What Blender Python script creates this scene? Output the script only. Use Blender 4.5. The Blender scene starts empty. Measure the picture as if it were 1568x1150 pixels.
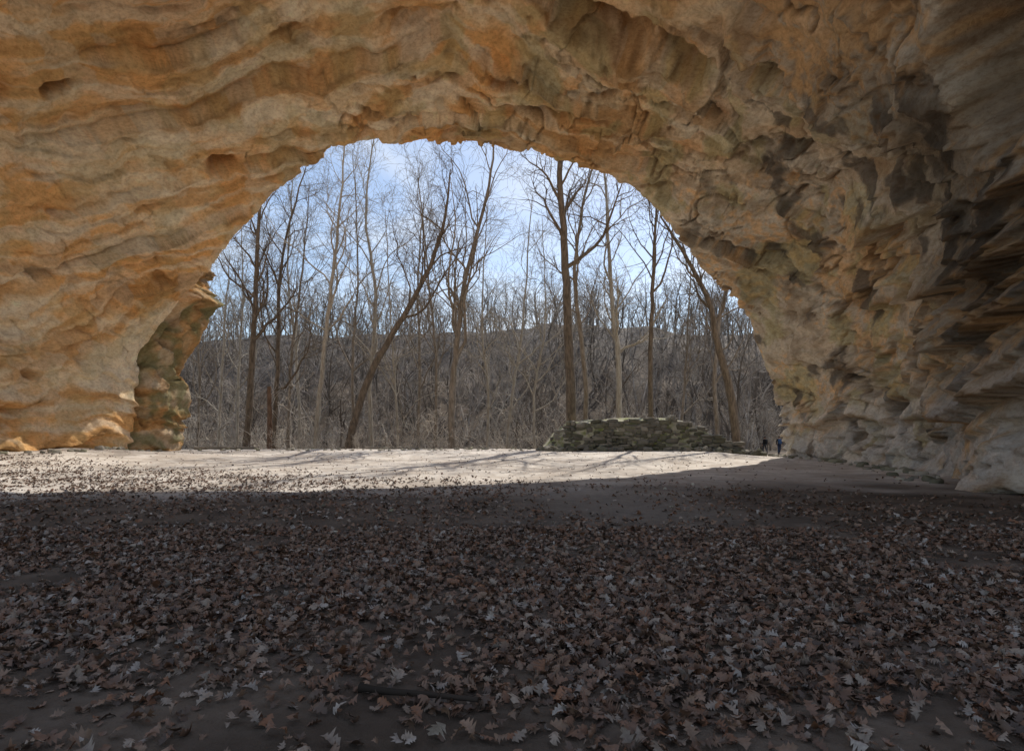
import bpy, bmesh, math, random
import numpy as np
from mathutils import Vector, Matrix
rng=np.random.RandomState(7); random.seed(7)
scene=bpy.context.scene
F=871.0; CZ=1.5; HZ=665.0
def PW(px,py,Y): return ((px-784)/F*Y, Y, CZ+(HZ-py)/F*Y)
# ---------------------------------------------------------------- noise
perm=rng.permutation(256).astype(np.int64); perm=np.concatenate([perm,perm])
grad=rng.normal(size=(256,3)); grad/=np.linalg.norm(grad,axis=1)[:,None]
def H3(i,j,k): return perm[(perm[(perm[i&255]+j)&255]+k)&255]
def perlin(P):
    P=np.asarray(P,float); I=np.floor(P).astype(np.int64); f=P-I
    u=f*f*f*(f*(f*6-15)+10); out=np.zeros(len(P))
    for a in (0,1):
        for b in (0,1):
            for c in (0,1):
                g=grad[H3(I[:,0]+a,I[:,1]+b,I[:,2]+c)]
                d=(g[:,0]*(f[:,0]-a)+g[:,1]*(f[:,1]-b)+g[:,2]*(f[:,2]-c))
                w=(u[:,0] if a else 1-u[:,0])*(u[:,1] if b else 1-u[:,1])*(u[:,2] if c else 1-u[:,2])
                out+=d*w
    return out*1.5
def fbm(P,o=4,ridged=False):
    s=0;a=1.0;t=0;P=np.array(P,float)
    for k in range(o):
        n=perlin(P+k*17.3)
        if ridged: n=1-2*np.abs(n)
        s=s+a*n; t+=a; a*=.5; P=P*2.03
    return s/t
rt=rng.rand(256,4)
def worley(P,facet=False):
    I=np.floor(P).astype(np.int64); f1=np.full(len(P),9.);f2=np.full(len(P),9.);cid=np.zeros(len(P)); fa=np.zeros(len(P))
    for a in (-1,0,1):
        for b in (-1,0,1):
            for c in (-1,0,1):
                J=I+np.array([a,b,c]); h=H3(J[:,0],J[:,1],J[:,2]); q=J+rt[h,:3]-P
                d=np.sqrt((q*q).sum(1)); m=d<f1
                f2=np.where(m,f1,np.minimum(f2,d)); cid=np.where(m,rt[h,3],cid); f1=np.where(m,d,f1)
                if facet: fa=np.where(m,(q*grad[h]).sum(1),fa)
    return (f1,f2,cid,fa) if facet else (f1,f2,cid)
def ss(a,b,x):
    t=np.clip((np.asarray(x,float)-a)/(b-a),0,1); return t*t*(3-2*t)
# ---------------------------------------------------------------- mesh helpers
def mk(name,V,Fc,mat=None,smooth=True,parent=None,col=None):
    me=bpy.data.meshes.new(name); V=np.asarray(V,dtype=np.float32)
    n,k=Fc.shape
    me.vertices.add(len(V)); me.vertices.foreach_set('co',V.ravel())
    me.loops.add(n*k); me.loops.foreach_set('vertex_index',Fc.astype(np.int32).ravel())
    me.polygons.add(n); me.polygons.foreach_set('loop_start',np.arange(n,dtype=np.int32)*k)
    me.polygons.foreach_set('loop_total',np.full(n,k,dtype=np.int32))
    me.update(calc_edges=True); me.validate()
    me.polygons.foreach_set('use_smooth',[smooth]*len(me.polygons))
    if col is not None:
        ca=me.color_attributes.new('lc','FLOAT_COLOR','POINT'); ca.data.foreach_set('color',np.concatenate([np.clip(col,0,1),np.ones((len(col),1))],1).astype(np.float32).ravel())
    if mat: me.materials.append(mat)
    ob=bpy.data.objects.new(name,me); scene.collection.objects.link(ob)
    if parent: ob.parent=parent
    return ob
def empty(name,loc=(0,0,0)):
    e=bpy.data.objects.new(name,None); e.location=loc; scene.collection.objects.link(e); return e
def gridfaces(r,c):
    i=np.arange(r-1)[:,None]*c+np.arange(c-1)[None,:]; i=i.ravel()
    return np.stack([i,i+1,i+c+1,i+c],1)
# ---------------------------------------------------------------- material helpers
class M:
    def __init__(s,name,rough=.85,spec=.3):
        s.m=bpy.data.materials.new(name); s.m.use_nodes=True; s.t=s.m.node_tree; s.b=s.t.nodes['Principled BSDF']
        s.b.inputs['Roughness'].default_value=rough; s.b.inputs['Specular IOR Level'].default_value=spec
        s.pos=s.n('ShaderNodeTexCoord').outputs['Object']
    def n(s,t,**k):
        x=s.t.nodes.new(t)
        for a,b in k.items(): setattr(x,a,b)
        return x
    def l(s,a,b): s.t.links.new(a,b)
    def setin(s,i,v):
        if isinstance(v,bpy.types.NodeSocket): s.l(v,i)
        else:
            if i.type=='RGBA' and len(v)==3: v=(*v,1)
            i.default_value=v
    def mapp(s,sc,loc=(0,0,0),rot=(0,0,0),src=None):
        x=s.n('ShaderNodeMapping'); s.l(src or s.pos,x.inputs[0]); x.inputs['Scale'].default_value=sc; x.inputs['Location'].default_value=loc; x.inputs['Rotation'].default_value=rot
        return x.outputs[0]
    def noise(s,scale,det=4,rough=.55,vec=None,dist=0):
        x=s.n('ShaderNodeTexNoise'); s.l(vec or s.pos,x.inputs['Vector']); x.inputs['Scale'].default_value=scale; x.inputs['Detail'].default_value=det; x.inputs['Roughness'].default_value=rough; x.inputs['Distortion'].default_value=dist
        return x.outputs['Fac']
    def ramp(s,v,a,b,o0=0,o1=1):
        x=s.n('ShaderNodeMapRange'); x.interpolation_type='SMOOTHSTEP'; s.l(v,x.inputs[0])
        for i,q in zip((1,2,3,4),(a,b,o0,o1)): x.inputs[i].default_value=q
        return x.outputs[0]
    def mix(s,f,a,b,mode='MIX'):
        x=s.n('ShaderNodeMix',data_type='RGBA',blend_type=mode); s.setin(x.inputs[0],f); s.setin(x.inputs[6],a); s.setin(x.inputs[7],b); return x.outputs[2]
    def attr(s): return s.n('ShaderNodeAttribute',attribute_name='lc').outputs['Color']
    def bump(s,h,st,dist,prev=None):
        x=s.n('ShaderNodeBump'); x.inputs['Strength'].default_value=st; x.inputs['Distance'].default_value=dist; s.l(h,x.inputs['Height'])
        if prev: s.l(prev,x.inputs['Normal'])
        return x.outputs[0]
    def fin(s,col,nrm=None):
        s.setin(s.b.inputs['Base Color'],col)
        if nrm: s.l(nrm,s.b.inputs['Normal'])
        return s.m
m=M('sandstone',.92,.10); n=m.noise(5,7,.78,dist=.2,vec=m.mapp((1,1,1.7)))
ROCK=m.fin(m.mix(m.ramp(n,.36,.58,.5,0),m.attr(),m.mix(1.0,m.attr(),(.52,.38,.27),'MULTIPLY')),m.bump(n,1.0,.11))
# ---------------------------------------------------------------- terrain height
def height(x,y):
    x=np.asarray(x,float); y=np.asarray(y,float); sh=x.shape; x=x.ravel(); y=y.ravel()
    P=np.stack([x,y,0*x],1)
    z=.33*ss(25,41,y)*(1-ss(13,18,x))
    z+=.6*ss(-14,-25,x)*(1-ss(31,38,y))
    z+=.07*fbm(P*.35,3)+.025*fbm(P*1.7,3)
    m=ss(15,19,x)*(1-ss(66,78,y))
    drop=-4.2*ss(45+3*fbm(P*.1+8,2),60,y)
    z+= drop*(1-m)+m*(-.45*ss(38,56,y))
    hy=y+ .06*x+4*fbm(P*.02,2)
    hill=35*ss(66,175,hy)+ (.02*x)*ss(68,150,y)
    z+=hill+ ss(70,110,y)*(7*fbm(P*.022+5,3)+2*fbm(P*.09+5,3))
    return z.reshape(sh)
# ---------------------------------------------------------------- cave shell
lip=[(190,730,37),(204,610,36.6),(214,528,36),(300,430,35),(380,335,34),(468,256,33),(550,217,33),(700,216,33),(860,244,33),(945,270,33.5),(1020,335,34),(1080,410,35),(1140,475,36.5),(1178,570,38),(1200,650,39.5),(1207,730,40)]
LIP=np.array([PW(*p) for p in lip]); LIP[0,2]=LIP[15,2]=-1.5
def sect(Y,xl,xr,Hh,n=2.2):
    cx=(xl+xr)/2; W=(xr-xl)/2; o=[]
    for i in range(16):
        th=math.pi*(1-i/15); c=math.cos(th); s_=max(0,math.sin(th))
        o.append((cx+W*math.copysign(abs(c)**(2/n),c),Y,Hh*s_**(2/n) if 0<i<15 else -1.5))
    return np.array(o)
S27=sect(27,-25,18.6,20)
S1=LIP*.7+S27*.3
cen=np.array([-3.2,0,2.0]); rad=LIP-cen; rad[:,1]=0; rad/=np.linalg.norm(rad,axis=1)[:,None]
C1=LIP+rad*1.3+np.array([0,.9,0]); C2=LIP+rad*4+np.array([0,.8,0]); C3=LIP+rad*12+np.array([0,-2,0])
for c in (C1,C2,C3):
    c[0,2]=c[15,2]=-1.5
SEa=sect(17,-24.3,12.9,21); SEa[:,1]=18.8-4.3*ss(1,10,SEa[:,0])
SE=sect(8,-24,11.3,21.2); SE[:,1]=16-10*ss(1,9,SE[:,0]); SE[:,2]*=1-.16*ss(2,9,SE[:,0])  # unseen rear of the shell cut open to let in sky fill light
secs=[C3,C2,C1,LIP,S1,S27,sect(22,-25,16.4,20.8),SEa,SE]
K=np.array(secs)
def cr(K,u):
    n=len(K); i=np.clip(np.floor(u).astype(int),0,n-2); f=(u-i)
    f=f.reshape(f.shape+(1,)*(K.ndim-1))
    p0=K[np.maximum(i-1,0)];p1=K[i];p2=K[i+1];p3=K[np.minimum(i+2,n-1)]
    return .5*((2*p1)+(-p0+p2)*f+(2*p0-5*p1+4*p2-p3)*f*f+(-p0+3*p1-3*p2+p3)*f**3)
cnt=[12,10,14,34,62,84,108,96]
u=np.concatenate([k+np.arange(c)/c for k,c in enumerate(cnt)]+[[len(cnt)]])
G=cr(K,u)
v=np.linspace(0,15,1080); G=np.swapaxes(cr(np.swapaxes(G,0,1),v),0,1)
R,Cn,_=G.shape
du=np.gradient(G,axis=0); dv=np.gradient(G,axis=1); N=np.cross(du,dv); N/=np.linalg.norm(N,axis=2)[:,:,None]+1e-9
if (N[R-60,Cn//2,2])>0: N=-N
P=G.reshape(-1,3); Nn=N.reshape(-1,3)
uu=np.repeat(u,Cn); ul=(uu-3)
def saw(x,e=.08):
    f=x-np.floor(x); return f*(1-ss(1-e,1,f))
def rockrelief(P,Nn,damp,blocky):
    W3=np.stack([fbm(P*.16+a,4) for a in (0,40,80)],1)
    Wf=np.stack([fbm(P*1.3+a,2) for a in (10,50,90)],1)
    big=fbm(P*.12+3,3); mid=fbm(P*.34+130,3)
    sm=.45+.55*ss(-13,-1,P[:,0])
    d=big*(.2+1.0*damp)+.45*mid*(.3+.7*damp)
    roof=ss(.35,.75,np.abs(Nn[:,2]))
    k=ss(3,10,P[:,2])
    bed=P[:,2]+k*(.34*np.sqrt((P[:,0]+3)**2+4)-.42*P[:,1]+3.5)+.03*P[:,0]+W3[:,2]*1.5+Wf[:,0]*.12
    m1=ss(-.30,.05,W3[:,0]+.15*mid); m2=ss(-.20,.12,W3[:,1])
    b1=bed/2.5+.3*W3[:,1]; b2=bed/.92+W3[:,1]*1.5
    s1=(1-roof)*saw(-b1,.05)+roof*saw(b1,.05); s2=(1-roof)*saw(-b2,.08)+roof*saw(b2,.08); s3=saw(-bed/.33+Wf[:,1]*.9,.3)
    d+=1.1*(s1-.5)*m1*(.40+.60*damp)+.34*(s2-.5)*(.35+.65*m2)+.045*(s3-.5)*(.4+.6*m1)
    A=np.array([1,1,1.9]); Q=P+W3*1.4+Wf*.35
    bl=np.clip(blocky*ss(-.30,.12,mid+W3[:,1]),0,1)
    f1,f2,cA,fa=worley(Q*.25*A+11,True); d+=(.65*fa+.5*(cA-.5))*(.22+.78*bl)*(.35+.65*damp)*(.3+.7*sm); eA=f2-f1
    f1,f2,cB,fb=worley(Q*.62*A+51,True); d+=(.26*fb+.16*(cB-.5))*(.12+.88*bl)*sm
    f1,f2,cC,fc=worley(Q*1.9*A+71,True); d+=(.08*fc+.035*(cC-.5))*(.2+.8*ss(-.15,.25,W3[:,2]+.3*bl-.1))*sm
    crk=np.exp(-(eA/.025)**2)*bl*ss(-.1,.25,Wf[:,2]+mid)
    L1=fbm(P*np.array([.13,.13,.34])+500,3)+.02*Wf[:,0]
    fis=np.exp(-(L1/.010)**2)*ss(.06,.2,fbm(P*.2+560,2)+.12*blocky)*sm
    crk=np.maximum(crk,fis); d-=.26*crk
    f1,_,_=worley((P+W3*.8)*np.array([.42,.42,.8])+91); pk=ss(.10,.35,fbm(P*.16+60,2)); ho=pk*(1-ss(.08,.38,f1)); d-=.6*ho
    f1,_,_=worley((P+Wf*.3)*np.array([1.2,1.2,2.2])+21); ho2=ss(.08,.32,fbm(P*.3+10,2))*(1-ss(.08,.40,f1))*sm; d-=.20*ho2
    d+=.17*fbm(P*.8+9,5)+.04*fbm(P*1.6,4,True)
    return d,dict(W3=W3,Wf=Wf,big=big,mid=mid,roof=roof,bed=bed,s1=s1,s2=s2,cA=cA,cB=cB,cC=cC,crk=crk,ho=ho,ho2=ho2,bl=bl,m1=m1,m2=m2)
def rockcolor(P,q,xb=0.):
    def lerp(c,t,k): return c+(np.array(k)-c)*np.clip(t,0,1)[:,None]
    n1=fbm(P*.15+200,4); n2=fbm(P*.6+220,5); n3=fbm(P*2.4+240,4); st=fbm(np.stack([P[:,0]*.12,P[:,1]*.12,q['bed']*1.5],1)+9,4)
    c=np.ones((len(P),3))*np.array((.93,.70,.43))
    c=lerp(c,ss(-.1,.25,n2)*.8,(.89,.58,.29)); c=lerp(c,ss(-.02,.18,n1)*.85,(.88,.47,.17)); c=lerp(c,ss(.0,.20,st)*.6,(.96,.83,.62)); c=lerp(c,ss(.02,.18,-st)*.7,(.68,.37,.14))
    c=lerp(c,ss(.68,.85,q['cB'])*.45*(.3+.7*q['bl']),(.86,.44,.16)); c=lerp(c,ss(.30,.15,q['cB'])*.3,(.95,.85,.66))
    xr=P[:,0]+13*n1+xb
    g=np.ones_like(c)*np.array((.66,.56,.43)); g=lerp(g,ss(-.1,.25,n2),(.48,.39,.29)); g=lerp(g,ss(.0,.22,st)*.7,(.80,.71,.58)); g=lerp(g,ss(.03,.26,n3*.6+n1*.8)*.7,(.80,.48,.21))
    k=ss(2,14,xr)*.90; c=c*(1-k[:,None])+g*k[:,None]
    ol=ss(.02,.18,fbm(P*.42+300,5))*ss(15,27,P[:,1])*(.4+.5*ss(-20,6,P[:,0])); c=lerp(c,ol*.6,(.50,.45,.22))
    near_shade=ss(9.5,12.5,P[:,0])*ss(25,16,P[:,1])*ss(1,7,P[:,2])
    dk=ss(.14,.27,fbm(P*np.array([.5,.5,.32])+330,6)+.22*near_shade+.13*ss(12.5,16,P[:,0])*ss(7,2.5,P[:,2]))*(.05+.95*ss(7,13,P[:,0]+6*n2)); c=lerp(c,dk*.8,(.14,.12,.10))  # black stains on the right, strengthened to darken the dim upper corner
    c=c*(1-.55*near_shade)[:,None]  # shade of the near right wall put into its colour
    pl=ss(4.5,1.2,P[:,2])*ss(-.3,.05,fbm(P*.8+350,4))*ss(8,14,P[:,0]); c=lerp(c,pl*.65,(.76,.73,.68))
    c*= (1+.20*(.3+.7*q['bl'])*(q['cB']-.5)+.14*(q['cC']-.5)+.2*(q['cA']-.5)*(.3+.7*q['bl'])+.28*n3)[:,None]
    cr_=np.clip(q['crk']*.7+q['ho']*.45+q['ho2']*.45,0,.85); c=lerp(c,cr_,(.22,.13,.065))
    # shadow lines under the bedding ledges, painted dark into the colour
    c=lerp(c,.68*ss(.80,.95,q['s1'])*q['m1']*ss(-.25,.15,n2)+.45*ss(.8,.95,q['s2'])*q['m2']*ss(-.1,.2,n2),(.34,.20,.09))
    return c
damp=ss(0,2,np.abs(ul))
blk=ss(2.6,1.2,ul)*ss(-16,-6,P[:,0])*.9+.6*ss(-4,8,P[:,0])*ss(4.6,3.2,ul)+.10
d,q=rockrelief(P,Nn,damp,np.clip(blk,0,1))
px=784+F*P[:,0]/np.maximum(P[:,1],.5); py=HZ-F*(P[:,2]-CZ)/np.maximum(P[:,1],.5)
for (hx,hy,r,dep) in [(1500,85,1.9,2.6),(1545,40,1.6,1.6),(1390,625,.75,1.3),(1222,294,.35,.9),(1250,308,.3,.7),(930,60,1.0,1.1),(1045,95,1.0,1.3),(830,180,.8,1.1),(775,125,.6,.9),(930,150,.5,.8),(695,120,.35,.6),(85,135,.4,.9),(345,255,.6,.8),(1015,290,.6,.8),(1345,250,.4,.6),(60,420,.6,.6),(50,575,.4,.5),(1440,560,.8,.8),(620,40,.7,.6),(870,30,.7,.8),(985,60,.5,.7),(470,60,.5,.5),(250,430,.4,.5)]:
    k=np.argmin((px-hx)**2+(py-hy)**2+1e9*((P[:,1]<4)|(ul<0)))
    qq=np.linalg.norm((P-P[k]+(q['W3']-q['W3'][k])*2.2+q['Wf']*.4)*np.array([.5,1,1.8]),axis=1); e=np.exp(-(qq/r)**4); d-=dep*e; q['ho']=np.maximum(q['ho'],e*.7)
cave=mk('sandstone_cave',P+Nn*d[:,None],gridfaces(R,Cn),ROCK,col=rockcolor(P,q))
# ---------------------------------------------------------------- left rock pillar
zs=np.linspace(-1,16,170); th=np.linspace(0,2*math.pi,260)
ext=np.interp(zs,[-1,0,2.6,4,5.6,7,9.3,10.7,12.3,16],[-24.1,-24.3,-24.0,-23.5,-24.1,-23.5,-22.2,-21.3,-22.0,-22.5])
V=[]
for z,e in zip(zs,ext):
    cx=-28.; r=e-cx
    V.append(np.stack([cx+r*np.sign(np.cos(th))*np.abs(np.cos(th))**.75,40.3+3.2*np.sign(np.sin(th))*np.abs(np.sin(th))**.75,np.full_like(th,z)],1))
V=np.array(V).reshape(-1,3); Nr=V-np.array([-28,40.3,0]); Nr[:,2]=0; Nr/=np.linalg.norm(Nr,axis=1)[:,None]
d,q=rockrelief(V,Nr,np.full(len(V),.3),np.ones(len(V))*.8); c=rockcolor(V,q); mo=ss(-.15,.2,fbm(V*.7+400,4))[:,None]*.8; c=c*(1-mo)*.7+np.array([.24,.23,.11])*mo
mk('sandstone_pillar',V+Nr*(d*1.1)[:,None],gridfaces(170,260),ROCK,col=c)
# ---------------------------------------------------------------- ground
xs=np.concatenate([-np.geomspace(700,31,36),np.arange(-30,30.01,.14),np.geomspace(31,700,36)])
ys=np.concatenate([-np.geomspace(300,6,16),np.arange(-5,48,.13),np.arange(48,80,.8),np.arange(80,190,2.5),np.geomspace(192,900,20)])
XX,YY=np.meshgrid(xs,ys); ZZ=height(XX,YY); PP=np.stack([XX,YY,ZZ],2).reshape(-1,3); P0=PP*np.array([1,1,0])
def lp(a,b,t): return np.array(a)*(1-t[:,None])+np.array(b)*t[:,None]
nn=fbm(P0*.9,4); nl=fbm(P0*.3+3,3)
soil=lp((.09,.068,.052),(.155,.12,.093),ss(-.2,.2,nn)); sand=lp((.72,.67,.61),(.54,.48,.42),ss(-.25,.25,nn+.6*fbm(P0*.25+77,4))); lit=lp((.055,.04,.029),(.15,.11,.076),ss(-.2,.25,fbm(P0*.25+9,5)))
haze=ss(95,170,PP[:,1]); lit=lit*(1-haze[:,None])+lp((.11,.10,.10),(.20,.175,.16),ss(-.2,.25,fbm(P0*.2+9,5)))*haze[:,None]  # distance haze blended into the far hillside colour
yy=PP[:,1]+6*nl; t=ss(12,20,yy-.15*np.clip(PP[:,0],-20,30)); t=np.maximum(t,ss(-1,-5,PP[:,1])); c=soil*(1-t[:,None])+sand*t[:,None]  # unseen ground behind the camera made pale to bounce light inside
pth=.8*np.exp(-(((PP[:,0]-2.4)/2.4)**2+((PP[:,1]-13)/4.5)**2)); c=c*(1-pth[:,None])+np.array([.25,.22,.19])*pth[:,None]
t=ss(44,49,yy)[:,None]; c=c*(1-t)+lit*t
m=M('soil_and_sand',.92,.15); n=m.noise(5,7,.72); n2=m.noise(38,3,.6)
gm=m.fin(m.mix(m.ramp(n,.35,.68,.45,0),m.attr(),m.mix(1.0,m.attr(),(.55,.48,.42),'MULTIPLY')),m.bump(n2,.5,.012,m.bump(n,.8,.06)))
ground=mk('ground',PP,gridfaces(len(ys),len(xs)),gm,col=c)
# ---------------------------------------------------------------- fallen leaves
st=np.array([(0,.02),(.14,.10),(.25,.30),(.33,.13),(.46,.40),(.55,.16),(.68,.36),(.76,.14),(.88,.20),(1,.01)])
st2=np.array([(0,.02),(.25,.28),(.5,.2),(.68,.34),(1,.02)])
def leaves(n_try,y0,y1,tpl,dens):
    y=np.sqrt(rng.uniform(y0**2,y1**2,n_try)); x=rng.uniform(-1,1,n_try)*(y*.98+1.2)
    k=(x>-23)&(rng.rand(n_try)<dens(x,y)); x=x[k];y=y[k];n_=len(x); z=height(x,y)
    S=len(tpl); t=tpl[:,0];w=tpl[:,1]
    L=rng.uniform(.04,.11,n_)*(1+.2*(y>9)); wid=rng.uniform(.7,1.15,n_)
    fold=rng.uniform(-.15,1.0,n_); arch=rng.uniform(-.9,1.3,n_); tw=rng.uniform(-.9,.9,n_)
    lx=np.stack([-w,0*w,w],1)[None]*wid[:,None,None]*np.ones((n_,1,1))
    lx=lx*(1+rng.uniform(-.3,.3,(n_,S,3)))
    ly=(t-.5)[None,:,None]+0*lx
    lz=fold[:,None,None]*np.abs(lx)**1.3*1.4+arch[:,None,None]*(ly**2)*1.1+tw[:,None,None]*lx*ly*2+rng.uniform(-.03,.03,lx.shape)
    Q=np.stack([lx,ly,lz],-1).reshape(n_,-1,3)*L[:,None,None]
    a=rng.uniform(0,6.283,n_); tx=rng.normal(0,.4,n_); ty=rng.normal(0,.4,n_); flip=np.where(rng.rand(n_)<.45,-1,1)
    Q[:,:,2]*=flip[:,None]
    Y1=Q[:,:,1]*np.cos(tx)[:,None]-Q[:,:,2]*np.sin(tx)[:,None]; Z1=Q[:,:,1]*np.sin(tx)[:,None]+Q[:,:,2]*np.cos(tx)[:,None]
    X1=Q[:,:,0]*np.cos(ty)[:,None]+Z1*np.sin(ty)[:,None]; Z2=-Q[:,:,0]*np.sin(ty)[:,None]+Z1*np.cos(ty)[:,None]
    X2=X1*np.cos(a)[:,None]-Y1*np.sin(a)[:,None]; Y2=X1*np.sin(a)[:,None]+Y1*np.cos(a)[:,None]
    Z2=Z2-Z2.min(1)[:,None]+rng.uniform(-.006,.02,n_)[:,None]
    V=np.stack([X2+x[:,None],Y2+y[:,None],Z2+z[:,None]],-1).reshape(-1,3)
    b=gridfaces(S,3); Fc=(b[None]+(np.arange(n_)*S*3)[:,None,None]).reshape(-1,4)
    pal=np.array([(.17,.09,.055),(.22,.135,.088),(.09,.055,.038),(.26,.20,.155),(.34,.29,.25),(.20,.09,.045)])
    col=pal[rng.choice(6,n_,p=[.26,.22,.20,.16,.06,.10])]*rng.uniform(.7,1.2,(n_,1))
    return V,Fc,np.repeat(col,S*3,axis=0)
def dens(x,y):
    p=np.stack([x,y,0*x],1); nz=fbm(p*.5+7,4)+.5*fbm(p*1.6+27,2)
    dd=.60+1.5*nz
    dd=dd*ss(2.2,4.8,y+1.4*ss(-2,3,x)+2*nz)+.08
    dd*=1-.92*np.exp(-(((x-2.4)/2.2)**2+((y-13.0)/4)**2))
    dd*=1-.75*ss(5,9,x-.2*(y-8))*ss(9,13,y)
    dd*=1-.94*ss(15,20,y+.42*x+4*nz)
    return np.clip(dd,0.012,1)
A=leaves(78000,2.0,9,st,dens); B=leaves(120000,9,40,st2,lambda x,y:dens(x,y)*np.where(y<27,.95,.6)*np.where(y<20,1,.7))
V=np.concatenate([A[0],B[0]]); Fc=np.concatenate([A[1],B[1]+len(A[0])]); col=np.concatenate([A[2],B[2]])
m=M('dry_leaf',.5,.45)
lm=m.fin(m.mix(m.ramp(m.noise(60,2,.6),.35,.7,0,.35),m.attr(),(.07,.045,.033)))
mk('fallen_leaves',V,Fc,lm,col=col)
# ---------------------------------------------------------------- trees
def bark(name,c1,c2):
    m=M(name,.9,.2); n=m.noise(6,3,.7,vec=m.mapp((1,1,.25)))
    return m.fin(m.mix(m.ramp(n,.35,.65),c1,c2),m.bump(n,.8,.05))
def plain(name,c):
    m=M(name,.9,.2); n=m.noise(.6,1); return m.fin(m.mix(m.ramp(n,.4,.6),tuple(k*.7 for k in c),tuple(k*1.2 for k in c)))
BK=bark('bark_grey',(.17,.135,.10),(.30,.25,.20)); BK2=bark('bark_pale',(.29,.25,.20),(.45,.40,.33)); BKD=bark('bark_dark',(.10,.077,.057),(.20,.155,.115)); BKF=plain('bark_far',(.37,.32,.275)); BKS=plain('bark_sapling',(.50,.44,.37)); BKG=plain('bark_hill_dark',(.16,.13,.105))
def tube(pts,rad,sides,V,Fc,off):
    pts=np.asarray(pts); n=len(pts); T=np.gradient(pts,axis=0); T/=np.linalg.norm(T,axis=1)[:,None]+1e-9
    ref=np.array([1.,0,0]) if abs(T[0,0])<.8 else np.array([0,1.,0])
    A=np.cross(T,ref); A/=np.linalg.norm(A,axis=1)[:,None]; B=np.cross(T,A)
    a=np.arange(sides)*2*math.pi/sides
    ring=pts[:,None]+np.asarray(rad)[:,None,None]*(np.cos(a)[None,:,None]*A[:,None]+np.sin(a)[None,:,None]*B[:,None])
    V.append(ring.reshape(-1,3)); i=np.arange(n-1)[:,None]*sides; j=np.arange(sides)[None]; k=(j+1)%sides
    Fc.append(np.stack([i+j,i+k,i+sides+k,i+sides+j],-1).reshape(-1,4)+off[0]); off[0]+=n*sides
def make_tree(name,trunk,r0,seed,limbs=17,mat=None,levels=3,minr=.011,start=.35,flen=.36,sub=8,twig=5,parent=None,rise=.5,sides=8,rtop=.12):
    R_=np.random.RandomState(seed); V=[];Fc=[];off=[0]
    tr=np.array(trunk,float); n=max(16,len(tr)*5); U=np.linspace(0,len(tr)-1,n); pts=cr(tr,U); Lt=np.linalg.norm(tr[-1]-tr[0])
    f=np.linspace(0,1,n); pts[1:-1,:2]+=R_.normal(0,.014*Lt/10,(n-2,2)); rr=r0*((1-f)**.8*(1-rtop)+rtop); rr[0]*=1.5; rr[1]*=1.12
    tube(pts,rr,sides,V,Fc,off)
    def branch(p,d,L,r,lv):
        ns=[0,9,6,4][lv]; q=[p]; dd=d.copy()
        for k in range(ns):
            dd=dd+R_.normal(0,.17+.04*lv,3)+np.array([0,0,.10 if lv==1 else .05]); dd/=np.linalg.norm(dd); q.append(q[-1]+dd*L/ns)
        q=np.array(q); fr=np.linspace(0,1,ns+1); ra=np.maximum(r*(1-fr*.85),minr*(.75 if lv==3 else 1)); tube(q,ra,[0,5,3,3][lv],V,Fc,off)
        if lv<levels:
            for k in range(sub if lv==1 else twig):
                t=R_.uniform(.2,1)*ns; i=min(int(t),ns-1); pp=q[i]+(q[i+1]-q[i])*(t-i); ax=q[i+1]-q[i]; ax/=np.linalg.norm(ax)
                w=R_.normal(size=3); w-=w@ax*ax; w/=np.linalg.norm(w); an=R_.uniform(.45,1.0)
                branch(pp,ax*math.cos(an)+w*math.sin(an),L*R_.uniform(.3,.55),ra[i]*.6,lv+1)
    for k in range(limbs):
        t=start+(1-start)*((k+R_.rand())/limbs); i=min(int(t*(n-1)),n-2); pp=pts[i]; ax=pts[i+1]-pts[i]; ax/=np.linalg.norm(ax)
        az=k*2.4+R_.uniform(-.5,.5); w=np.array([math.cos(az),math.sin(az),0]); w-=w@ax*ax; w/=np.linalg.norm(w); an=R_.uniform(.45,1.0)
        branch(pp,ax*math.cos(an)*(.6+rise)+w*math.sin(an),Lt*flen*(1.15-t*.75)*R_.uniform(.6,1.2),rr[i]*R_.uniform(.35,.65),1)
    return mk(name,np.concatenate(V),np.concatenate(Fc),mat or BK,parent=parent)
def gz(x,y): return float(height(np.array([x]),np.array([y]))[0])
def ntree(pp,Y,r,seed,mat=None,**k):
    T=[list(PW(a,b,Y)) for a,b in pp]; T[0][2]=gz(T[0][0],Y)-.3
    if T[1][2]<T[0][2]+.5: T.pop(1)
    make_tree('bare_tree',T,r,seed,mat=mat,**k)
ntree([(376,680),(383,600),(390,480),(397,340),(410,180)],50,.36,1,BKD,start=.4)
ntree([(418,680),(425,560),(432,400),(470,250)],54,.27,2,BKD,start=.3)
ntree([(480,680),(490,600),(505,460),(520,330),(530,200)],52,.28,3,BK2,start=.4)
ntree([(528,680),(560,590),(605,505),(648,430),(678,350),(690,260)],49,.36,4,BKD,start=.45,limbs=14,flen=.42)
ntree([(690,680),(693,600),(702,510),(712,430),(745,300),(760,200)],50,.34,5,start=.3,limbs=15,flen=.5)
ntree([(878,660),(872,560),(866,420),(860,300),(852,180),(850,80)],47.5,.46,7,BKD,start=.42,limbs=15,flen=.3)
ntree([(902,660),(893,540),(880,430),(895,300),(930,200)],52,.26,8,start=.35)
ntree([(950,660),(947,560),(938,480),(930,330),(920,200)],55,.34,9,BK2,start=.3)
ntree([(997,660),(996,560),(1000,430),(1004,330),(1010,180)],48.5,.25,10,BKD,start=.45)
ntree([(1131,690),(1118,600),(1097,520),(1085,460),(1045,385),(1010,330)],49,.42,11,BKD,start=.5,limbs=11,flen=.35)
ntree([(1100,660),(1095,560),(1112,440),(1150,340)],55,.26,12,start=.3)
ntree([(570,680),(566,600),(575,450),(560,330),(575,190)],60,.28,13,BK2,start=.3)
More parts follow.
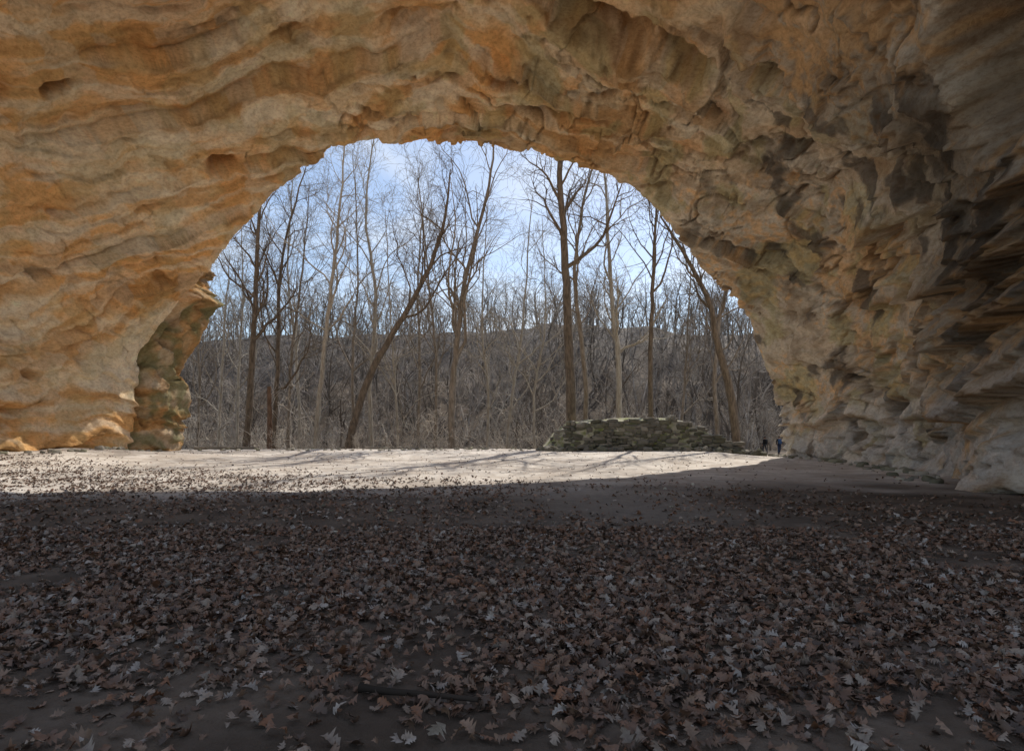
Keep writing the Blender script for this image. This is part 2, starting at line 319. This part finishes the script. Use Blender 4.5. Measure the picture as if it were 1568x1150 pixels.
ntree([(640,680),(643,560),(640,430),(650,300)],63,.22,14,start=.3)
ntree([(770,680),(785,600),(800,500),(815,300)],64,.24,15,BK2,start=.3)
ntree([(745,680),(748,600),(738,500),(745,330)],58,.19,16,BK2,start=.3)
ntree([(1040,680),(1050,560),(1060,380)],62,.2,17,start=.3)
ntree([(330,680),(338,600),(345,480),(352,390)],58,.18,18,BK2,start=.25)
ntree([(460,680),(455,560),(440,420),(450,260)],66,.22,19,BK2,start=.3)
ntree([(610,680),(607,620),(600,520),(590,320)],57,.16,20,BK2,start=.25)
ntree([(820,680),(818,600),(835,500),(830,330)],60,.17,21,BK2,start=.25)
ntree([(440,680),(445,560),(462,420),(475,280)],57,.2,22,start=.3)
ntree([(545,680),(540,560),(548,420),(540,230)],62,.2,23,start=.3)
ntree([(300,680),(305,590),(300,480),(312,400)],60,.17,24,start=.25)
ntree([(362,680),(366,560),(372,440),(368,330)],63,.18,25,BK2,start=.3)
ntree([(665,680),(668,560),(655,420),(640,260)],60,.2,26,start=.3)
ntree([(412,680),(413,640),(412,592)],52,.26,30,bark('bark_rotten',(.12,.07,.045),(.22,.14,.095)),limbs=0,rtop=.7)
# distant wooded hillside
protos=[]
for i in range(7):
    hh=[13,15,11,14,12,9,16][i]; R_=np.random.RandomState(100+i)
    tr=[(0,0,-.3),(R_.normal(0,.4),R_.normal(0,.4),hh*.35),(R_.normal(0,.8),R_.normal(0,.8),hh*.7),(R_.normal(0,1.2),R_.normal(0,1.2),hh)]
    o=make_tree('proto',tr,.19,200+i,limbs=11,mat=BKF if i%3 else BKG,minr=.024,start=.2,flen=.45,sub=4,twig=2,sides=5); protos.append(o.data); bpy.data.objects.remove(o)
forest=empty('distant_forest')
c=0
for i in range(2600):
    y=math.sqrt(rng.uniform(62**2,190**2)); x=rng.uniform(-.64*y,.54*y)
    if 15<x<34 and y<68: continue
    if c>=760: break
    o=bpy.data.objects.new('tree_%d'%c,protos[rng.randint(7)]); scene.collection.objects.link(o); o.parent=forest
    s_=rng.uniform(.5,1.25); o.location=(x,y,gz(x,y)); o.rotation_euler=(rng.normal(0,.09),rng.normal(0,.09),rng.uniform(0,6.28)); o.scale=(s_,s_,s_*rng.uniform(.8,1.15)); c+=1
bp=[]
for i in range(4):
    R_=np.random.RandomState(300+i); h=4.5
    o=make_tree('proto',[(0,0,-.2),(R_.normal(0,.3),R_.normal(0,.3),h*.4),(R_.normal(0,1.),R_.normal(0,1.),h)],.04,400+i,limbs=11,mat=BKS,minr=.013,start=.08,flen=.6,sub=4,twig=2,sides=4,rise=.1); bp.append(o.data); bpy.data.objects.remove(o)
br=empty('undergrowth')
for i in range(240):
    y=rng.uniform(48,95); x=rng.uniform(-.62*y,.54*y)
    if i<40: y=rng.uniform(44.5,48); x=rng.uniform(-24,2)
    if 15<x<34 and y<68: continue
    o=bpy.data.objects.new('sapling_%d'%i,bp[rng.randint(4)]); scene.collection.objects.link(o); o.parent=br
    s_=rng.uniform(.7,1.7)*(.22 if y<48 else .45 if y<51 else 1); o.location=(x,y,gz(x,y)); o.rotation_euler=(rng.normal(0,.35),rng.normal(0,.35),rng.uniform(0,6.28)); o.scale=(s_,)*3
# ---------------------------------------------------------------- stone platform
plat=empty('stone_platform')
def stone_tpl():
    bm=bmesh.new(); bmesh.ops.create_cube(bm,size=2); bmesh.ops.subdivide_edges(bm,edges=bm.edges[:],cuts=3,use_grid_fill=True)
    bm.verts.ensure_lookup_table(); V=np.array([v.co[:] for v in bm.verts]); Fc=np.array([[v.index for v in f.verts] for f in bm.faces]); bm.free()
    nrm=(np.abs(V)**5).sum(1)**(1/5); return V/nrm[:,None],Fc
SV,SF=stone_tpl(); sv=[];sf=[];sc_=[]
def stone(x,y,z,a,b,c,rz=0,tilt=0):
    q=SV*np.array([a,b,c])*.5; q=q*(1+.3*fbm(SV*1.1+rng.rand()*90,2))[:,None]; q=q@np.array(Matrix.Rotation(tilt,3,'X')@Matrix.Rotation(tilt*.7,3,'Y')@Matrix.Rotation(rz,3,'Z'))
    sf.append(SF+len(SV)*len(sv)); sv.append(q+np.array([x,y,z])); k=rng.uniform(.6,1.25); sc_.append(np.tile(np.array([(.21,.19,.155),(.27,.245,.20),(.165,.155,.11)][rng.randint(3)])*k,(len(SV),1)))
TX=[2.0,2.6,3.3,4.2,6,9,12.5,13.3,15,16.8]; TZ=[.3,.8,1.7,2.2,2.45,2.62,2.6,2.2,1.3,.4]
def topz(x): return float(np.interp(x,TX,TZ))
x0,x1=2.2,16.4
zc=.2
while zc<2.75:
    x=x0-rng.rand()*.4
    while x<x1:
        w=rng.uniform(.25,.95); hh=rng.uniform(.14,.34)
        if zc+hh*.5<topz(x+w/2)+.1*rng.normal(): stone(x+w/2,40.7+.35*math.sin(x*.7)+.22*zc+1.2*max(0,3.6-x)*(zc/2.2)+rng.uniform(-.12,.12),zc+hh/2+rng.uniform(-.06,.06)+.05*math.sin(x*1.3+zc),w*1.08,rng.uniform(.45,.8),hh*1.15,rng.normal(0,.1),rng.normal(0,.09))
        x+=w*.97
    zc+=.21
for i in range(120):
    x=rng.choice([rng.uniform(12.8,17.4),rng.uniform(1.8,4.2),rng.uniform(2,17)],p=[.55,.25,.2]); y=40.3-rng.rand()*1.0; s_=rng.uniform(.12,.55); stone(x,y,gz(x,y)+s_*.2,s_*1.3,s_,s_*.7,rng.rand()*6,rng.normal(0,.4))
m=M('wall_stone',.95,.15); nn=m.noise(1.6,6,.75)
wm=m.fin(m.mix(m.ramp(nn,.52,.64,0,.5),m.attr(),(.11,.11,.055)),m.bump(nn,.9,.12))
mk('stones',np.concatenate(sv),np.concatenate(sf),wm,parent=plat,col=np.concatenate(sc_))
gx,gy=np.meshgrid(np.linspace(1.4,17.2,200),np.linspace(40.5,48.5,100))
tz=np.interp(gx,[1.4]+TX[1:-1]+[17.2],[-.3]+[k-.1 for k in TZ[1:-1]]+[-.3])
gzz=tz*ss(40.4,41.2,gy-.35*np.sin(gx*.7)+.1)*(1-ss(46,48.5,gy))+.30*ss(41,44.5,gy)*ss(3,5,gx)*(1-ss(12,13.5,gx))*(1-ss(45,47.5,gy))+.16*fbm(np.stack([gx.ravel(),gy.ravel(),0*gx.ravel()],1)*.9,4).reshape(gx.shape)-.05
m=M('turf',.95,.1); t=m.mix(m.ramp(m.noise(1.2,5,.7),.4,.62),(.46,.42,.34),(.22,.24,.09)); mk('turf_cap',np.stack([gx,gy,gzz],2).reshape(-1,3),gridfaces(100,200),m.fin(t,m.bump(m.noise(9,5,.7),.8,.06)),parent=plat)
# loose rocks on the bank and under the walls
sv=[];sf=[];sc_=[]
for i in range(260):
    r_=rng.rand()
    if r_<.4: y=rng.uniform(40,46); x=rng.uniform(-23,1.5); s_=rng.uniform(.05,.28)
    elif r_<.7: y=rng.uniform(17,40); x=np.interp(y,[13,18,25,33,40],[12,14,17,19,19])-rng.rand()*1.6; s_=rng.uniform(.05,.35)
    elif r_<.85: y=rng.uniform(26,37); x=-24+rng.rand()*1.6; s_=rng.uniform(.05,.4)
    else: y=rng.uniform(8,36); x=rng.uniform(-.5,.4)*y; s_=rng.uniform(.03,.10)
    stone(x,y,gz(x,y)+s_*.12,s_*1.4,s_,s_*.7,rng.rand()*6,rng.normal(0,.3)); sc_[-1]=sc_[-1]*1.7
mk('loose_rocks',np.concatenate(sv),np.concatenate(sf),wm,col=np.concatenate(sc_))
WOOD=plain('rotten_wood',(.035,.026,.02)); LOG=plain('weathered_wood',(.30,.26,.21))
for (p0,p1,Y,r,sd) in (((298,688),(392,684),43.5,.14,61),((560,686),(640,682),45,.10,62)):
    a=np.array([PW(*p0,Y),PW((p0[0]+p1[0])/2,p0[1],Y+.4),PW(*p1,Y+.9)]); a[:,2]=[gz(*q[:2])+r*.8 for q in a]
    make_tree('fallen_log',a,r,sd,limbs=4,mat=LOG,levels=2,minr=.015,start=.2,flen=.25,rise=0,sub=3,rtop=.5)
# ---------------------------------------------------------------- stick on the cave floor
a=np.array([PW(552,1062,3.25),PW(600,1068,3.2),PW(660,1077,3.16),PW(732,1086,3.1)])
a[:,2]=[gz(*q[:2])+.055 for q in a]
make_tree('fallen_branch',a,.022,55,limbs=2,mat=WOOD,levels=1,minr=.004,start=.3,flen=.2,rise=0,sides=8,rtop=.6)
# ---------------------------------------------------------------- hikers
def flat(name,c,r=.8):
    m=M(name,r,.2); n=m.noise(14,3); return m.fin(m.mix(n,tuple(k*.75 for k in c),tuple(k*1.2 for k in c)),m.bump(n,.3,.01))
SK=flat('skin',(.42,.25,.18),.55); HAIR=flat('hair',(.04,.025,.018))
def skin(name,pts,edges,rad,mat,parent,root=0,sub=2):
    me=bpy.data.meshes.new(name); me.from_pydata(pts,edges,[]); ob=bpy.data.objects.new(name,me); scene.collection.objects.link(ob); ob.parent=parent
    md=ob.modifiers.new('s','SKIN')
    for i,r in enumerate(rad): me.skin_vertices[0].data[i].radius=(r,r) if not isinstance(r,tuple) else r
    me.skin_vertices[0].data[root].use_root=True; md.use_smooth_shade=True
    sd=ob.modifiers.new('d','SUBSURF'); sd.levels=sub; sd.render_levels=sub; me.materials.append(mat); return ob
def hiker(x,y,rz,sc,jacket,trousers,pack,flip=1):
    e=empty('hiker',(x,y,gz(x,y))); e.rotation_euler=(0,0,rz); e.scale=(sc,)*3; f=flip
    skin('trousers',[(0,0,.96),(-.09,0,.90),(-.10,.13*f,.50),(-.10,.10*f,.10),(.09,0,.90),(.10,-.05*f,.50),(.10,-.25*f,.14)],[(0,1),(1,2),(2,3),(0,4),(4,5),(5,6)],[(.15,.11),.095,.07,.052,.095,.07,.052],trousers,e)
    for n_,bx,by,bz in (('boot_front',-.10,.10*f,.05),('boot_back',.10,-.27*f,.07)):
        skin(n_,[(bx,by-.04,bz+.06),(bx,by-.02,bz+.005),(bx,by+.11,bz-.005),(bx,by+.19,bz-.01)],[(0,1),(1,2),(2,3)],[.05,.05,.045,.035],HAIR,e,1)
    skin('jacket',[(0,0,.93),(0,0,1.12),(0,.01,1.32),(0,0,1.46),(-.17,0,1.42),(-.24,-.06*f,1.16),(-.23,.06*f,.93),(.17,0,1.42),(.24,.02*f,1.15),(.24,.18*f,.97)],[(0,1),(1,2),(2,3),(3,4),(4,5),(5,6),(3,7),(7,8),(8,9)],[(.17,.12),(.155,.115),(.18,.125),.075,.07,.052,.038,.07,.052,.038],jacket,e,1)
    for nm,hx,hy,hz in (('hand_left',-.23,.085*f,.88),('hand_right',.24,.215*f,.93)):
        p=[(hx,hy-.01,hz+.05),(hx,hy,hz)];ed=[(0,1)];r=[.022,(.02,.034)]
        for k,ln in enumerate((.075,.085,.08,.065)):
            oy=(k-1.5)*.019; b=len(p); p+=[(hx,hy+oy,hz-.03),(hx+.008,hy+oy,hz-.03-ln*.55),(hx+.022,hy+oy,hz-.03-ln)]; ed+=[(1,b),(b,b+1),(b+1,b+2)]; r+=[.009,.0085,.007]
        b=len(p); p+=[(hx,hy+.04,hz+.01),(hx+.01,hy+.06,hz-.03)]; ed+=[(1,b),(b,b+1)]; r+=[.01,.008]
        skin(nm,p,ed,r,SK,e,1,1)
    bm=bmesh.new(); bmesh.ops.create_uvsphere(bm,u_segments=24,v_segments=18,radius=1)
    for v_ in bm.verts:
        c=v_.co; X_,Y_,Z_=c.x,c.y,c.z; w=.075*(1-.22*max(0,-Z_)); nose=.028*math.exp(-((X_/.16)**2+((Z_+.12)/.2)**2))*(Y_>0); eye=-.008*math.exp(-(((abs(X_)-.38)/.16)**2+((Z_-.08)/.12)**2))*(Y_>0); ear=.014*math.exp(-((Y_/.18)**2+(Z_/.25)**2))*(abs(X_)>.8)
        v_.co=Vector((X_*w+math.copysign(ear,X_),Y_*.095+nose+eye+.01,Z_*.118+1.64))
    me=bpy.data.meshes.new('head'); bm.to_mesh(me); bm.free(); me.materials.append(SK); o=bpy.data.objects.new('head',me); scene.collection.objects.link(o); o.parent=e
    for p_ in me.polygons: p_.use_smooth=True
    skin('neck',[(0,0,1.44),(0,.005,1.56)],[(0,1)],[.062,.055],SK,e)
    bm=bmesh.new(); bmesh.ops.create_uvsphere(bm,u_segments=24,v_segments=16,radius=1)
    bmesh.ops.delete(bm,geom=[v_ for v_ in bm.verts if v_.co.z<-.35 or (v_.co.y>.35 and v_.co.z<.45)],context='VERTS')
    for v_ in bm.verts: v_.co=Vector((v_.co.x*.084,v_.co.y*.104,v_.co.z*.127+1.645))
    me=bpy.data.meshes.new('hair'); bm.to_mesh(me); bm.free(); me.materials.append(HAIR); o=bpy.data.objects.new('hair',me); scene.collection.objects.link(o); o.parent=e
    q=SV*np.array([.15,.10,.24]); q[:,2]+=1.22; q[:,1]-=.21; mk('backpack',q,SF,pack,parent=e)
NAVY=flat('navy_cloth',(.03,.045,.09)); BLK=flat('black_cloth',(.02,.02,.022)); GR=flat('grey_cloth',(.06,.065,.075)); BL=flat('blue_cloth',(.05,.10,.22))
hiker((1171-784)/F*58,58,.3,.98,BLK,GR,BLK); hiker((1193-784)/F*55,55,-.15,1.02,BLK,NAVY,BL,-1)
# ---------------------------------------------------------------- light
EL=43;AZ=21
w=bpy.data.worlds.new('World'); scene.world=w; w.use_nodes=True; nt=w.node_tree; bg=nt.nodes['Background']
sk=nt.nodes.new('ShaderNodeTexSky'); sk.sky_type='NISHITA'; sk.sun_disc=False; sk.sun_elevation=math.radians(EL); sk.sun_rotation=math.radians(AZ); sk.dust_density=.4
tc=nt.nodes.new('ShaderNodeTexCoord'); mp=nt.nodes.new('ShaderNodeMapping'); mp.inputs['Scale'].default_value=(1,1,2.5); nt.links.new(tc.outputs['Generated'],mp.inputs[0])
no=nt.nodes.new('ShaderNodeTexNoise'); no.inputs['Scale'].default_value=3.2; no.inputs['Detail'].default_value=6; no.inputs['Roughness'].default_value=.6; no.inputs['Distortion'].default_value=.6; nt.links.new(mp.outputs[0],no.inputs['Vector'])
mr=nt.nodes.new('ShaderNodeMapRange'); mr.inputs[1].default_value=.45; mr.inputs[2].default_value=.70; mr.inputs[3].default_value=.10; mr.inputs[4].default_value=.6; nt.links.new(no.outputs['Fac'],mr.inputs[0])
mx=nt.nodes.new('ShaderNodeMix'); mx.data_type='RGBA'; nt.links.new(mr.outputs[0],mx.inputs[0]); nt.links.new(sk.outputs[0],mx.inputs[6]); mx.inputs[7].default_value=(7,7.2,7.4,1)
nt.links.new(mx.outputs[2],bg.inputs[0]); bg.inputs[1].default_value=.15
sl=bpy.data.lights.new('sun','SUN'); sl.energy=5; sl.angle=math.radians(.5); sl.color=(1,.94,.84)
so=bpy.data.objects.new('sun',sl); scene.collection.objects.link(so)
e_,a_=math.radians(EL),math.radians(AZ); sd=Vector((math.sin(a_)*math.cos(e_),math.cos(a_)*math.cos(e_),math.sin(e_))); so.rotation_euler=(-sd).to_track_quat('-Z','Y').to_euler(); so.location=sd*80
scene.view_settings.view_transform='Standard'; scene.view_settings.look='None'; scene.view_settings.exposure=0
cd=bpy.data.cameras.new('camera'); cd.lens=20; cd.sensor_width=36; cd.shift_y=90/1568; cd.clip_end=3000; cd.clip_start=.05
co=bpy.data.objects.new('camera',cd); scene.collection.objects.link(co); co.location=(0,0,CZ); co.rotation_euler=(math.pi/2,0,0); scene.camera=co
print('rock verts',len(P),'leaf faces',len(Fc))
